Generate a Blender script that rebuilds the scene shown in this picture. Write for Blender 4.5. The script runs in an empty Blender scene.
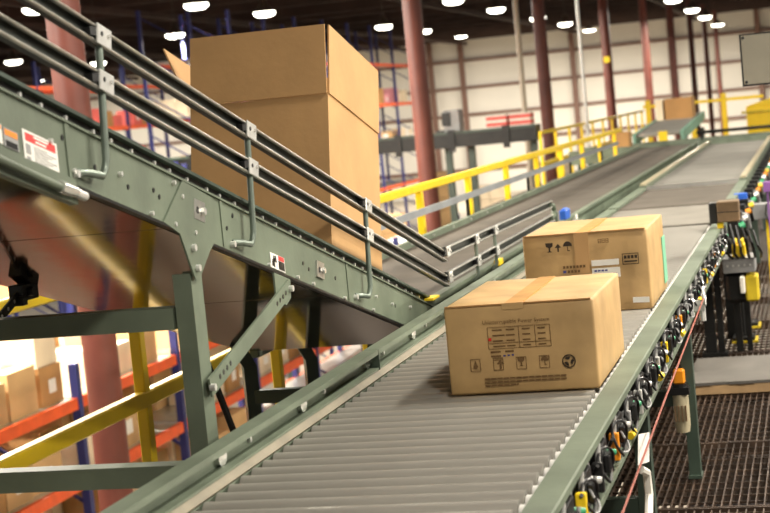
import bpy, bmesh, math, random
from mathutils import Vector, Matrix
random.seed(7)
S = bpy.context.scene
COL = S.collection

# ------------------------------------------------------------------ camera
# world axes: X across the conveyors, Y along them (away from the camera), Z up; Z = 0 is the mezzanine floor
cam_d = bpy.data.cameras.new('camera')
cam = bpy.data.objects.new('camera', cam_d); COL.objects.link(cam)
F_PX = 1675.0
def unit(v): v = Vector(v); return v / v.length
dY = unit((426, -181.5, F_PX))
dX = -unit((-6385, 470.5, F_PX)); dX = unit(dX - dY * dX.dot(dY))
dZ = dX.cross(dY)
right = Vector((dX[0], dY[0], dZ[0])); down = Vector((dX[1], dY[1], dZ[1])); fwd = Vector((dX[2], dY[2], dZ[2]))
M3 = Matrix((right, -down, -fwd)).transposed()
cam.matrix_world = Matrix.Translation((0.908, 0, 1.49)) @ M3.to_4x4()
cam_d.sensor_width = 36.0
cam_d.lens = F_PX / 770 * 36
cam_d.clip_end = 400
cam_d.dof.use_dof = True
cam_d.dof.focus_distance = 4.9
cam_d.dof.aperture_fstop = 6.3
S.camera = cam

# ------------------------------------------------------------------ world, exposure
w = bpy.data.worlds.new('world'); S.world = w; w.use_nodes = True
bg = w.node_tree.nodes['Background']
bg.inputs[0].default_value = (1.0, 0.96, 0.88, 1)
bg.inputs[1].default_value = 0.30
S.view_settings.view_transform = 'Standard'
S.view_settings.look = 'None'
S.view_settings.gamma = 1
S.view_settings.use_curve_mapping = False
S.view_settings.exposure = -0.22
LAMP_W = 210.0          # watts of one high-bay lamp over the conveyors
LAMP_FAR_W = 600.0      # the lamps of the distant bays
LAMP_WALL_W = 2500.0    # the lamps in front of the far wall
LAMP_AISLE_W = 460.0    # the lamps over the aisle right of the conveyors
LAMP_RACK_W = 1100.0     # the lamps over the picking racks

# ------------------------------------------------------------------ materials
def s2l(c): return tuple((x/12.92 if x <= .04045 else ((x+.055)/1.055)**2.4) for x in [v/255 for v in c])
MATS = {}
def mat(name, rgb, rough=.5, metal=0., var=.12, vscale=6., bump=0., bscale=80., emit=0., stretch=(1,1,1), spec=.5, dark=None):
    m = bpy.data.materials.new(name); m.use_nodes = True
    nt = m.node_tree; b = nt.nodes['Principled BSDF']
    c = s2l(rgb)
    b.inputs['Roughness'].default_value = rough; b.inputs['Metallic'].default_value = metal
    b.inputs['Specular IOR Level'].default_value = spec
    tc = nt.nodes.new('ShaderNodeTexCoord'); mp = nt.nodes.new('ShaderNodeMapping')
    mp.inputs['Scale'].default_value = stretch
    nt.links.new(tc.outputs['Object'], mp.inputs['Vector'])
    if var > 0:
        n = nt.nodes.new('ShaderNodeTexNoise'); n.inputs['Scale'].default_value = vscale; n.inputs['Detail'].default_value = 5
        nt.links.new(mp.outputs[0], n.inputs['Vector'])
        r = nt.nodes.new('ShaderNodeValToRGB')
        lo = s2l(dark) if dark else tuple(x*(1-var*1.6) for x in c)
        hi = tuple(min(1, x*(1+var)) for x in c)
        r.color_ramp.elements[0].position = .32; r.color_ramp.elements[1].position = .68
        r.color_ramp.elements[0].color = (*lo, 1); r.color_ramp.elements[1].color = (*hi, 1)
        nt.links.new(n.outputs['Fac'], r.inputs[0]); nt.links.new(r.outputs[0], b.inputs['Base Color'])
    else:
        b.inputs['Base Color'].default_value = (*c, 1)
    if bump > 0:
        n2 = nt.nodes.new('ShaderNodeTexNoise'); n2.inputs['Scale'].default_value = bscale; n2.inputs['Detail'].default_value = 3
        nt.links.new(mp.outputs[0], n2.inputs['Vector'])
        bp = nt.nodes.new('ShaderNodeBump'); bp.inputs['Strength'].default_value = bump; bp.inputs['Distance'].default_value = .01
        nt.links.new(n2.outputs['Fac'], bp.inputs['Height']); nt.links.new(bp.outputs[0], b.inputs['Normal'])
    if emit > 0:
        b.inputs['Emission Color'].default_value = (*c, 1); b.inputs['Emission Strength'].default_value = emit
    MATS[name] = m
    return m
mat('green', (104, 115, 98), .52, .0, .16, 5, .05, 60)
mat('worn_rail', (122, 114, 94), .6, 0, .15, 8)
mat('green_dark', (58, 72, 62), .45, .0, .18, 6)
mat('black_steel', (30, 30, 29), .4, .3, .2, 8)
mat('black_plastic', (24, 24, 25), .35, 0, .1, 10)
mat('post_steel', (120, 132, 122), .35, .4, .12, 12)
mat('galv', (196, 196, 190), .33, .8, .1, 14)
mat('zinc', (226, 226, 222), .3, .45, .08, 30)
mat('bright_steel', (240, 240, 236), .22, .7, .05, 30)
mat('roller_dull', (128, 126, 120), .7, .2, .08, 3, spec=.2)
mat('roller', (186, 183, 175), .4, .62, .10, 3, 0, 80, stretch=(.5, 6, 1))
mat('belt', (92, 86, 78), .8, 0, .12, 4, spec=.15)
mat('belt_light', (120, 116, 108), .8, 0, .1, 4, spec=.15)
mat('pan', (110, 90, 64), .08, .92, .18, 2.2, .04, 5)
mat('cardboard', (190, 150, 100), .72, 0, .06, 5, .06, 40)
mat('cardboard_old', (188, 154, 104), .6, 0, .10, 9, .22, 14)
mat('carton_far', (206, 168, 118), .8, 0, .14, 1.5)
mat('carton_pale', (232, 214, 184), .8, 0, .1, 2)
mat('carton_tan', (178, 134, 82), .8, 0, .14, 2)
mat('tape', (184, 138, 78), .6, 0, .08, 20, spec=.2)
mat('ink_black', (52, 40, 28), .8, 0, 0)
mat('ink', (108, 80, 46), .8, 0, 0)
mat('ink_blue', (70, 72, 130), .8, 0, 0)
mat('red_dot', (214, 34, 28), .6, 0, 0)
mat('white_label', (232, 230, 224), .6, 0, .04, 30)
mat('grey_print', (150, 150, 150), .7, 0, 0)
mat('sign_red', (226, 62, 60), .5, 0, 0)
mat('sign_orange', (232, 138, 36), .5, 0, 0)
mat('green_tape', (128, 196, 160), .5, 0, 0)
mat('redbrown', (98, 50, 40), .5, 0, .14, 3)
mat('yellow', (240, 204, 28), .42, 0, .06, 6)
mat('yellow_worn', (196, 172, 30), .5, 0, .14, 8)
mat('grey_rail', (150, 154, 158), .45, .2, .1, 5)
mat('orange', (232, 92, 34), .5, 0, .08, 6)
mat('blue', (42, 48, 108), .5, 0, .08, 6)
mat('blue_bright', (38, 92, 190), .5, 0, .05, 6)
mat('green_led', (58, 160, 110), .4, 0, .05, 10)
mat('purple', (130, 84, 150), .5, 0, .05, 10)
mat('orange_knob', (240, 150, 28), .4, 0, .05, 10)
mat('bowl', (176, 166, 138), .35, 0, .15, 20)
mat('cord', (150, 84, 70), .6, 0, .15, 60)
mat('grate', (82, 66, 54), .5, .5, .35, 9)
mat('gap_shade', (34, 26, 24), .9, 0, .2, 3)
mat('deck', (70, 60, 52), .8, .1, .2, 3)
mat('concrete', (176, 166, 150), .6, 0, .12, .8)
mat('wall_white', (226, 222, 212), .7, 0, .03, .4)
mat('girt', (122, 92, 80), .6, 0, .1, 1)
mat('ceiling', (84, 66, 58), .9, 0, .15, .6)
mat('joist', (66, 48, 42), .8, 0, .15, 1)
mat('pipe_pale', (190, 178, 160), .5, 0, .06, 3)
mat('lamp_shade', (70, 62, 56), .5, .2, .05, 5)
mat('lamp_lens', (255, 250, 232), .5, 0, 0, emit=14)
mat('mirror_sheet', (224, 214, 190), .1, .8, .12, 3, 1.0, 4)
mat('rubber_mat', (98, 94, 88), .8, 0, .1, 6, .1, 90)
mat('wood_edge', (178, 146, 106), .7, 0, .12, 10)
mat('grey_box', (150, 150, 150), .5, .1, .1, 8)
mat('brown_box', (118, 94, 66), .6, 0, .15, 14)
mat('pink', (226, 150, 158), .7, 0, .05, 3)
mat('red_carton', (222, 104, 96), .7, 0, .06, 3)
mat('teal', (120, 160, 140), .6, 0, .1, 3)
mat('bearing_white', (244, 243, 240), .3, .1, 0)
mat('white_plain', (236, 232, 222), .6, 0, .03, 3)

# ------------------------------------------------------------------ mesh helpers
class MB:
    def __init__(s): s.v = []; s.f = []
    def box(s, a, b, R=None, o=None):
        x0, y0, z0 = a; x1, y1, z1 = b; k = len(s.v)
        for x, y, z in ((x0,y0,z0),(x1,y0,z0),(x1,y1,z0),(x0,y1,z0),(x0,y0,z1),(x1,y0,z1),(x1,y1,z1),(x0,y1,z1)):
            p = Vector((x, y, z))
            if R is not None: p = R @ p
            if o is not None: p = p + Vector(o)
            s.v.append(p)
        s.f += [tuple(k+i for i in q) for q in ((0,3,2,1),(4,5,6,7),(0,1,5,4),(1,2,6,5),(2,3,7,6),(3,0,4,7))]
        return s
    def prism(s, prof, p0, p1, u, v):
        p0 = Vector(p0); p1 = Vector(p1); u = Vector(u); v = Vector(v); k = len(s.v); n = len(prof)
        for p in (p0, p1):
            for a, b in prof: s.v.append(p + u*a + v*b)
        for i in range(n):
            j = (i+1) % n; s.f.append((k+i, k+j, k+n+j, k+n+i))
        s.f.append(tuple(k+i for i in reversed(range(n)))); s.f.append(tuple(k+n+i for i in range(n)))
        return s
    def bar(s, p0, p1, w, h, up=(0,0,1)):
        p0 = Vector(p0); p1 = Vector(p1); d = (p1-p0).normalized(); up = Vector(up)
        if abs(d.dot(up)) > .98: up = Vector((0,1,0))
        sd = d.cross(up).normalized(); u2 = sd.cross(d)
        return s.prism([(-w/2,-h/2),(w/2,-h/2),(w/2,h/2),(-w/2,h/2)], p0, p1, sd, u2)
    def tube(s, pts, r, n=8, caps=True):
        pts = [Vector(p) for p in pts]; k = len(s.v); m = len(pts)
        rs = r if isinstance(r, (list, tuple)) else [r]*m
        prev = None
        for i, p in enumerate(pts):
            d = (pts[min(i+1, m-1)] - pts[max(i-1, 0)]).normalized()
            if prev is None:
                a = Vector((0,0,1)) if abs(d.z) < .9 else Vector((1,0,0))
                sd = d.cross(a).normalized()
            else:
                sd = (prev - d*prev.dot(d)).normalized()
            prev = sd; up = sd.cross(d)
            for j in range(n):
                t = 2*math.pi*j/n
                s.v.append(p + (sd*math.cos(t) + up*math.sin(t))*rs[i])
        for i in range(m-1):
            for j in range(n):
                a = k+i*n+j; b = k+i*n+(j+1) % n
                s.f.append((a, b, b+n, a+n))
        if caps:
            s.f.append(tuple(k+j for j in reversed(range(n)))); s.f.append(tuple(k+(m-1)*n+j for j in range(n)))
        return s
    def cyl(s, p0, p1, r, n=12): return s.tube([p0, p1], r, n)
    def poly(s, pts, n, t):
        """flat outline pts (3D), extruded by vector n*t"""
        k = len(s.v); m = len(pts); nn = Vector(n)*t
        s.v += [Vector(p) for p in pts] + [Vector(p)+nn for p in pts]
        s.f.append(tuple(k+i for i in reversed(range(m)))); s.f.append(tuple(k+m+i for i in range(m)))
        for i in range(m):
            j = (i+1) % m; s.f.append((k+i, k+j, k+m+j, k+m+i))
        return s
    def mesh(s, name, m, smooth=False, bevel=0, seg=1):
        me = bpy.data.meshes.new(name); me.from_pydata([tuple(p) for p in s.v], [], s.f)
        bm = bmesh.new(); bm.from_mesh(me)
        bmesh.ops.recalc_face_normals(bm, faces=bm.faces)
        if bevel > 0: bmesh.ops.bevel(bm, geom=list(bm.edges), offset=bevel, segments=seg, affect='EDGES', profile=.5)
        if smooth:
            for fc in bm.faces: fc.smooth = True
            for e in bm.edges:
                if len(e.link_faces) == 2 and e.calc_face_angle(0) > .7: e.smooth = False
        bm.to_mesh(me); bm.free()
        me.materials.append(MATS[m])
        return me
    def build(s, name, m, parent=None, smooth=False, bevel=0, seg=1, loc=None):
        return link(name, s.mesh(name, m, smooth, bevel, seg), parent, loc)
def link(name, me, parent=None, loc=None, rot=None):
    o = bpy.data.objects.new(name, me); COL.objects.link(o)
    if parent is not None: o.parent = parent
    if loc is not None: o.location = loc
    if rot is not None: o.rotation_euler = rot
    return o
def thing(name, label, cat, loc=(0,0,0), rot=None, group=None):
    o = bpy.data.objects.new(name, None); COL.objects.link(o); o.location = loc
    o.empty_display_size = .1
    if rot is not None: o.rotation_euler = rot
    tag(o, label, cat, group); return o
def tag(o, label, cat, group=None):
    o['label'] = label; o['category'] = cat
    if group: o['group'] = group
    return o
def struct(o, label=None):
    o['kind'] = 'structure'
    if label: o['label'] = label
    return o
def copy_tree(o, parent=None):
    c = o.copy(); COL.objects.link(c); c.parent = parent
    for ch in list(o.children): copy_tree(ch, c)
    return c
def text_mesh(name, txt, size, m, parent, mw, align='LEFT', spacing=1.0):
    cu = bpy.data.curves.new(name, 'FONT'); cu.body = txt; cu.size = size; cu.align_x = align; cu.space_character = spacing
    cu.resolution_u = 2
    tmp = bpy.data.objects.new(name+'_tmp', cu); COL.objects.link(tmp)
    dg = bpy.context.evaluated_depsgraph_get(); dg.update()
    me = bpy.data.meshes.new_from_object(tmp.evaluated_get(dg)); bpy.data.objects.remove(tmp)
    me.materials.clear(); me.materials.append(MATS[m])
    o = link(name, me, parent); o.matrix_local = mw
    return o

# ================================================================== THE SETTING
FLOOR_Z = -4.0; CEIL_Z = 6.0; WALL_Y = 104.0
struct(MB().box((-60, -14, FLOOR_Z-.2), (30, WALL_Y+1, FLOOR_Z)).build('floor', 'concrete'), 'concrete floor of the warehouse below the mezzanine')
ceil = struct(MB().box((-60, -14, CEIL_Z), (30, WALL_Y+1, CEIL_Z+.2)).build('ceiling', 'ceiling'), 'dark brown warehouse roof deck with joists')
jm = MB().box((-58, -.09, CEIL_Z-.42), (28, .09, CEIL_Z)).mesh('joist', 'joist')
lamp_ys = [0.6, 7, 5.4, 9.6, 13.4, 19.2, 25, 31, 4.6, 7.8, 11.0, 8, 14, 20, 11, 17, 23, 27, 41.8, 47.4, 53.4, 53.2, 38.2, 30.1, 34.2, 44.5, 49.4, 54.9, 37.1, 42.4, 49.2, 54.8, 61, 47.1, 54.6, 61.4, 69.7, 93]
for k in range(22):
    jy = 8+k*4.4
    while any(abs(jy-q_) < .5 for q_ in lamp_ys): jy += .25
    link('joist', jm, ceil, (0, jy, 0))
pm = MB().box((-.06, 4, CEIL_Z-.6), (.06, WALL_Y-.2, CEIL_Z-.42)).mesh('purlin', 'joist')
for x in (-42, -36, -30, -23.5, -19.8, -12.8, -5.6, -.4, 7, 12): link('purlin', pm, ceil, (x, 0, 0))
wall = struct(MB().box((-60, WALL_Y, FLOOR_Z), (30, WALL_Y+.3, CEIL_Z)).build('wall_back', 'wall_white'), 'white panelled far wall of the warehouse')
gm = MB().box((-60, WALL_Y-.16, -.09), (30, WALL_Y, .09)).mesh('girt', 'girt')
for z in (4.45, 2.75, 1.05, -.65, -2.4): link('girt', gm, wall, (0, 0, z))
wm = MB().box((-.16, WALL_Y-.4, FLOOR_Z), (.16, WALL_Y-.16, CEIL_Z)).mesh('wall_column', 'girt')
for x in (-34, -27.4, -22.2, -20.2, -13.2, -7.2, -2, 4): link('wall_column', wm, wall, (x, 0, 0))

# mezzanine: solid deck plus open bar grating beside the conveyor
deck = struct(MB().box((-1.58, -3, -.12), (.02, 33, 0)).build('floor_mezzanine', 'deck'), 'dark mezzanine deck under the conveyors')
MB().box((.02, 14.1, -.12), (9, 33, 0)).build('deck_plate', 'deck', deck)
MB().box((.02, -3, -.12), (9, 3.6, 0)).build('deck_plate', 'deck', deck)
MB().box((-3.9, 24, -.12), (-1.58, 44, 0)).build('deck_plate', 'deck', deck)
MB().box((.02, 3.6, -1.06), (2.4, 14.1, -1.0)).build('gap_shade_sheet', 'gap_shade', deck)  # added sheet, its near-black colour stands in for shade below the grating
grat = struct(MB().box((.02, 3.58, -.045), (2.7, 3.62, 0)).build('floor_grating', 'grate'), 'rusty steel bar grating floor beside the conveyor')
def grating_panel(y0, y1, x0=.04, x1=2.2):
    b = MB(); n = int((x1-x0)/.03)
    for i in range(n+1): b.box((x0+i*.03-.0025, y0+.02, -.04), (x0+i*.03+.0025, y1-.02, -.003))
    nc = int((y1-y0)/.1)
    for j in range(1, nc+1): b.box((x0, y0+j*.1-.002, -.012), (x1, y0+j*.1+.002, -.004))
    for y in (y0+.006, y1-.012): b.box((x0, y, -.045), (x1, y+.008, .001))
    return b
for y0, y1 in ((3.62, 4.76), (4.76, 5.92), (5.92, 7.02), (7.02, 8.2), (8.2, 9.38), (9.38, 10.56), (10.56, 11.74), (11.74, 12.92), (12.92, 14.1)):
    p = grating_panel(y0, y1).build('grating_panel', 'grate', grat)
for y in (4.76, 5.92, 7.02, 8.2): MB().box((.02, y-.06, -.24), (2.7, y+.06, -.05)).build('grating_beam', 'deck', grat)

# ================================================================== LAMPS
def lamp_proto(power):
    r = thing('highbay_lamp', 'x', 'lamp')
    MB().tube([(0,0,.10),(0,0,.16),(0,0,.30),(0,0,.42)], [.24,.19,.09,.05], 16, False).build('lamp_shade', 'lamp_shade', r, True)
    MB().tube([(0,0,.12),(0,0,.07),(0,0,.025),(0,0,.01)], [.235,.225,.16,.02], 16).build('lamp_lens', 'lamp_lens', r, True)
    MB().cyl((0,0,.42), (0,0,CEIL_Z-3.8-.03), .012, 6).build('stem', 'lamp_shade', r)
    ld = bpy.data.lights.new('lamp_light', 'AREA'); ld.shape = 'DISK'; ld.size = .42; ld.energy = power; ld.color = (1, .92, .79)
    lo = bpy.data.objects.new('lamp_light', ld); COL.objects.link(lo); lo.parent = r; lo.location = (0, 0, -.03)
    return r
LP = lamp_proto(LAMP_W); LF = lamp_proto(LAMP_FAR_W); LW = lamp_proto(LAMP_WALL_W); LA = lamp_proto(LAMP_AISLE_W); LR = lamp_proto(LAMP_RACK_W)
used = {}
def lamp(proto, x, y, label, group):
    o = proto if proto.name not in used else copy_tree(proto)
    used[proto.name] = 1
    o.location = (x, y, 3.8); tag(o, label, 'lamp', group); return o
far_lamps = ((-19.9, 41.8, 'lamp at the far left edge, seen above the side plate of the slope'), (-19.9, 47.4, 'lamp partly hidden behind the first guard post'),
    (-13.8, 38.2, 'lamp directly above the open left flap of the tall box'), (-10.2, 30.1, 'lamp above the upper left corner of the tall box'),
    (-10.2, 34.2, 'lamp over the middle of the tall box'), (-10.2, 44.5, 'lamp just right of the tall box'),
    (-10.2, 49.4, 'lamp beside the upper end of the column next to the tall box'),
    (-6.7, 37.1, 'large lamp at the top edge, right of the column by the tall box'), (-6.7, 42.4, 'lamp left of the pale pipe'),
    (-6.7, 49.2, 'lamp half hidden by the pale pipe'), (-6.7, 54.8, 'lamp right of the column with the pale pipe'),
    (-2.6, 47.1, 'lamp at the top edge, nearest of the right-hand lamp row'),
    (-2.6, 54.6, 'second lamp of the right-hand lamp row'), (-2.6, 61.4, 'third lamp of the right-hand lamp row'))
for x, y, lab in far_lamps: lamp(LF, x, y, lab, 'distant high-bay lamps')
for x in (6.0, 9.6):
    for y in (4.6, 7.8, 11.0): lamp(LA, x, y, 'high-bay lamp above the aisle right of the conveyors', 'lamps over the aisle')
for x, z in ((-43.7, 5.5), (-35.3, 5.5), (-17.9, 5.4), (-10.7, 5.0), (-3.77, 4.57)):
    o = lamp(LW, x, 93, 'x', 'lamps along the far wall'); o.location.z = z; o.scale = (1.5, 1.5, .9); [c for c in o.children if c.name.startswith('stem')][0].scale.z = (CEIL_Z-.03-z)/.9/2.17
    o['label'] = {-43.7: 'tiny lamp near the left picture edge, close to the far wall', -35.3: 'low lamp under the open left flap of the tall box', -17.9: 'lamp low before the white wall between two columns', -10.7: 'lamp right of the thin silver pipe, low before the wall', -3.77: 'lowest lamp of the right-hand lamp row'}[x]
lamp(LP, 1.8, 0.6, 'high-bay lamp above the conveyors', 'lamps over the conveyors')
for x in (-2.6, 1.6):
    for y in ((5.4, 9.6, 13.4, 19.2, 25, 31) if x > 0 else (9.6,)): lamp(LP, x, y, 'high-bay lamp above the conveyors', 'lamps over the conveyors')
for x, y in ((-6.6, 8), (-7.4, 14), (-7.4, 20), (-8.6, 11), (-8.6, 17), (-8.6, 23), (-12, 27)):
    lamp(LR, x, y, 'high-bay lamp above the picking racks', 'lamps over the racks')

# ================================================================== COLUMNS
desc = ['thick round red-brown column rising behind the sloping conveyor', 'round red-brown column just right of the tall open box',
        'round red-brown column beside the pale pipe', 'dark red column with a small yellow tag', 'slim red-brown column above the far brown carton',
        'bright red column behind the big far carton', 'slim red column, second right of the big far carton',
        'slim red column, third right of the big far carton', 'slimmest red column, farthest of the row']
for k in range(9):
    y = 11.2 + 11.1*k
    if k == 8: y = 99.7
    c = thing('building_column', desc[k], 'column', (-4.24, y, FLOOR_Z), None, 'row of building columns')
    MB().cyl((0,0,.03), (0,0,CEIL_Z-FLOOR_Z), .128, 24).build('shaft', 'redbrown', c, True)
    MB().box((-.22,-.22,0), (.22,.22,.03)).build('base_plate', 'redbrown', c)
    if k == 3: MB().box((-.075,-.15,6.32), (.075,-.12,6.48)).build('tag', 'yellow', c)
o = MB().cyl((0,0,FLOOR_Z), (0,0,CEIL_Z), .055, 12).build('standpipe', 'pipe_pale', None, True, loc=(-4.62, 33.0, 0)); tag(o, 'pale beige pipe standing against a red-brown column', 'pipe')
o = MB().cyl((0,0,FLOOR_Z), (0,0,CEIL_Z), .03, 12).build('conduit', 'zinc', None, True, loc=(-2.90, 29.1, 0)); tag(o, 'thin silver vertical pipe between two columns', 'pipe')

# ================================================================== MAIN ROLLER CONVEYOR
BED = .75
mc = thing('roller_conveyor', 'long roller conveyor with green frame carrying two cartons', 'conveyor', (0, 3, 0))
def P(o): o.location = o.location - mc.location; return o      # parts are modelled in world coordinates
rm = MB().cyl((-.335,0,0), (.321,0,0), .0242, 20).mesh('roller', 'roller', True)
bmh = MB().tube([(.321,0,0),(.323,0,0),(.336,0,0),(.338,0,0)], [.010,.0155,.0155,.010], 14).mesh('bearing', 'bearing_white', True)
y = 2.36
PITCH = .0762
while y < 9.10:
    r = link('roller', rm, mc, (0, y-3, BED-.0242))
    link('bearing', bmh, r)
    y += PITCH
# frames
def frame_left(y0, y1):
    b = MB()
    b.prism([(-.392,.60),(-.388,.60),(-.388,.742),(-.341,.742),(-.341,.746),(-.392,.746)], (0,y0,0), (0,y1,0), (1,0,0), (0,0,1))
    return b
P(frame_left(2.2, 9.16).build('side_frame', 'green', mc))
g = MB().prism([(-.392,.768),(-.349,.768),(-.349,.774),(-.386,.774),(-.386,.819),(-.352,.819),(-.352,.812),(-.347,.812),(-.347,.826),(-.392,.826)], (0,2.2,0), (0,9.16,0), (1,0,0), (0,0,1))
P(g.build('guard_channel', 'green', mc))
P(MB().prism([(-.392,.746),(-.344,.746),(-.338,.752),(-.352,.768),(-.392,.768)], (0,2.2,0), (0,9.16,0), (1,0,0), (0,0,1)).build('bed_rail', 'worn_rail', mc))
for yy in (3.35, 3.95, 4.58, 5.15, 5.75, 6.4):
    P(MB().prism([(math.cos(t)*.026, math.sin(t)*.019) for t in [i*math.pi/6 for i in range(12)]], (-.386, yy, .793), (-.374, yy, .793), (0,1,0), (0,0,1)).build('reflector', 'bright_steel', mc, True))
    P(MB().cyl((-.386, yy+.2, .79), (-.378, yy+.2, .79), .007, 8).build('bolt', 'zinc', mc))
P(MB().box((-.3875,4.6,.768),(-.346,4.603,.8262)).build('splice_seam', 'green_dark', mc))
# right frame: outward channel, wide top flange
fr = MB().prism([(.343,.737),(.343,.752),(.346,.756),(.403,.756),(.406,.753),(.406,.738),(.402,.738),(.402,.751),(.350,.751),(.350,.737),(.350,.622),(.409,.622),(.409,.63),(.413,.63),(.413,.617),(.343,.617)],
              (0,2.2,0), (0,9.16,0), (1,0,0), (0,0,1))
P(fr.build('side_frame', 'green', mc))
P(MB().box((.296,2.2,.655),(.349,9.16,.69)).build('gap_shade_strip', 'black_steel', mc))  # black strip added below the bearings to give their gaps a shaded look
P(MB().box((.3505,2.2,.623),(.374,9.16,.745)).build('wire_tray', 'black_plastic', mc))
# legs
for yy in (4.72, 6.42):
    for x in (.372, -.366):
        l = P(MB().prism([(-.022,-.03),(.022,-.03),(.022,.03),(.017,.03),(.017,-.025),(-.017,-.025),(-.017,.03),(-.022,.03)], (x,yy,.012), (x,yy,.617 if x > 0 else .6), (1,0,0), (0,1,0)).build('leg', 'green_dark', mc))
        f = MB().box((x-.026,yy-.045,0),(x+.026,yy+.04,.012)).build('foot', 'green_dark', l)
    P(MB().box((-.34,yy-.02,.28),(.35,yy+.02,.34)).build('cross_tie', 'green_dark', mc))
# air / wiring modules along the outer web
def hose(cx, y, z, r, m, parent, rad=.005, a0=-40, a1=230):
    pts = [(cx+.012*math.sin(i*.6), y+math.cos(math.radians(a0+(a1-a0)*i/12))*r, z+math.sin(math.radians(a0+(a1-a0)*i/12))*r*.85) for i in range(13)]
    return P2(MB().tube(pts, rad, 6).build('hose', m, parent, True), parent)
def P2(o, parent):   # sub-part of a part that is a direct child of mc with zero own offset
    return o
ms = ['black_plastic', 'zinc', 'yellow', 'black_plastic', 'orange_knob', 'grey_box', 'zinc']
yy = 2.85; k = 0
rnd = random.Random(3)
while yy < 9.1:
    yy += rnd.uniform(-.03,.03)
    vb = P(MB().box((.352,yy-.05,.645),(.385,yy+.05,.725)).box((.352,yy+.05,.67),(.37,yy+.085,.71)).box((.385,yy-.03,.66),(.4,yy+.02,.7)).build('valve_block', 'black_plastic', mc, False, .003)); vb.location.x += .02
    MB().cyl((.38,yy+.06,.69),(.40,yy+.072,.685),.0075,8).build('connector', 'green_led' if k % 2 else 'zinc', vb, True)
    MB().box((.37,yy-.105,.635),(.392,yy-.085,.70), None).build('sensor', ms[k % 7], vb, False, .002)
    MB().cyl((.375,yy-.075,.63),(.38,yy-.06,.735),.006,8).build('fitting', 'zinc', vb, True); MB().cyl((.36,yy+.12,.64),(.365,yy+.13,.74),.006,8).build('fitting', 'zinc', vb, True)
    hose(.392, yy-.07+rnd.uniform(-.03,.03), .68, rnd.uniform(.035,.06), 'black_plastic', vb, .0035)
    hose(.375, yy+.13, .665, .045, 'black_plastic', vb, .0045, 150, 420)
    if k % 2 == 0: hose(.39, yy-.01, .665, .035, 'grey_box', vb, .003, -120, 160)
    if k % 3 == 1: MB().cyl((.39,yy+.15,.64),(.395,yy+.18,.645),.01,8).build('cap', 'yellow', vb, True)
    MB().cyl((.362,yy-.13,.632),(.36,yy-.125,.742),.005,6).build('fitting', 'bright_steel', vb, True); MB().cyl((.39,yy+.03,.628),(.392,yy+.05,.70),.005,6).build('fitting', 'bright_steel', vb, True)
    yy += .29; k += 1
P(MB().tube([(.380,2.4,.73),(.383,4,.728),(.381,6,.731),(.383,9,.728)], .006, 6).build('air_line', 'black_plastic', mc, True))
P(MB().tube([(.381,2.4,.634),(.384,4,.636),(.381,6,.633),(.384,9,.634)], .007, 6).build('wire_loom', 'grey_box', mc, True))

# far sections of the same line
tb = thing('transfer_belt', 'short grey belt section after the rollers on the main line', 'conveyor', (0, 9.3, 0))
def rel(o, t): o.location = o.location - t.location; return o
rel(MB().box((-.335,9.17,.70),(.335,10.6,.752)).build('belt', 'belt_light', tb, False, .004), tb)
for sx in (-1, 1): rel(MB().box((sx*.345-.008 if sx>0 else -.40,9.17,.6),(.40 if sx>0 else -.337,10.62,.765)).build('side_frame', 'green', tb), tb)
for x in (-.36,.36): rel(MB().box((x-.03,9.9,0),(x+.03,9.97,.6)).build('leg', 'black_steel', tb), tb)
t2 = thing('transfer_belt', 'dark grey belt section with bright lip on the main line', 'conveyor', (0, 10.65, 0))
rel(MB().box((-.335,10.64,.70),(.335,12.5,.757)).build('belt', 'belt', t2, False, .004), t2)
rel(MB().prism([(12.5,.74),(12.62,.765),(12.62,.78),(12.5,.757)], (-.335,0,0), (.335,0,0), (0,1,0), (0,0,1)).build('lip', 'galv', t2), t2)
for sx in (-1, 1): rel(MB().box((sx*.345-.008 if sx>0 else -.40,10.64,.6),(.40 if sx>0 else -.337,12.62,.77)).build('side_frame', 'green', t2), t2)
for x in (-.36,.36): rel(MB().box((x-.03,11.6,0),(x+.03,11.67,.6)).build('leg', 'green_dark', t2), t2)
t3 = thing('roller_conveyor', 'far end of the main line, pale rollers behind the belt sections', 'conveyor', (0, 12.65, 0))
b = MB()
for i in range(int((21.0-12.7)/PITCH)): b.cyl((-.335,12.7+i*PITCH,BED-.012),(.335,12.7+i*PITCH,BED-.012),.026,8)
q = rel(b.build('roller_bed', 'roller_dull', t3, True), t3); q['kind'] = 'stuff'
for sx in (-1, 1):
    rel(MB().box((.34 if sx>0 else -.40,12.65,.6),(.40 if sx>0 else -.34,21.1,.785)).build('side_frame', 'green', t3), t3)
    rel(MB().box((.35 if sx>0 else -.39,12.65,.785),(.39 if sx>0 else -.35,21.1,.80)).build('wear_strip', 'bowl', t3), t3)
for yy in (14, 17, 20):
    for x in (-.37,.37): rel(MB().box((x-.03,yy,0),(x+.03,yy+.07,.6)).build('leg', 'green_dark', t3), t3)

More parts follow.
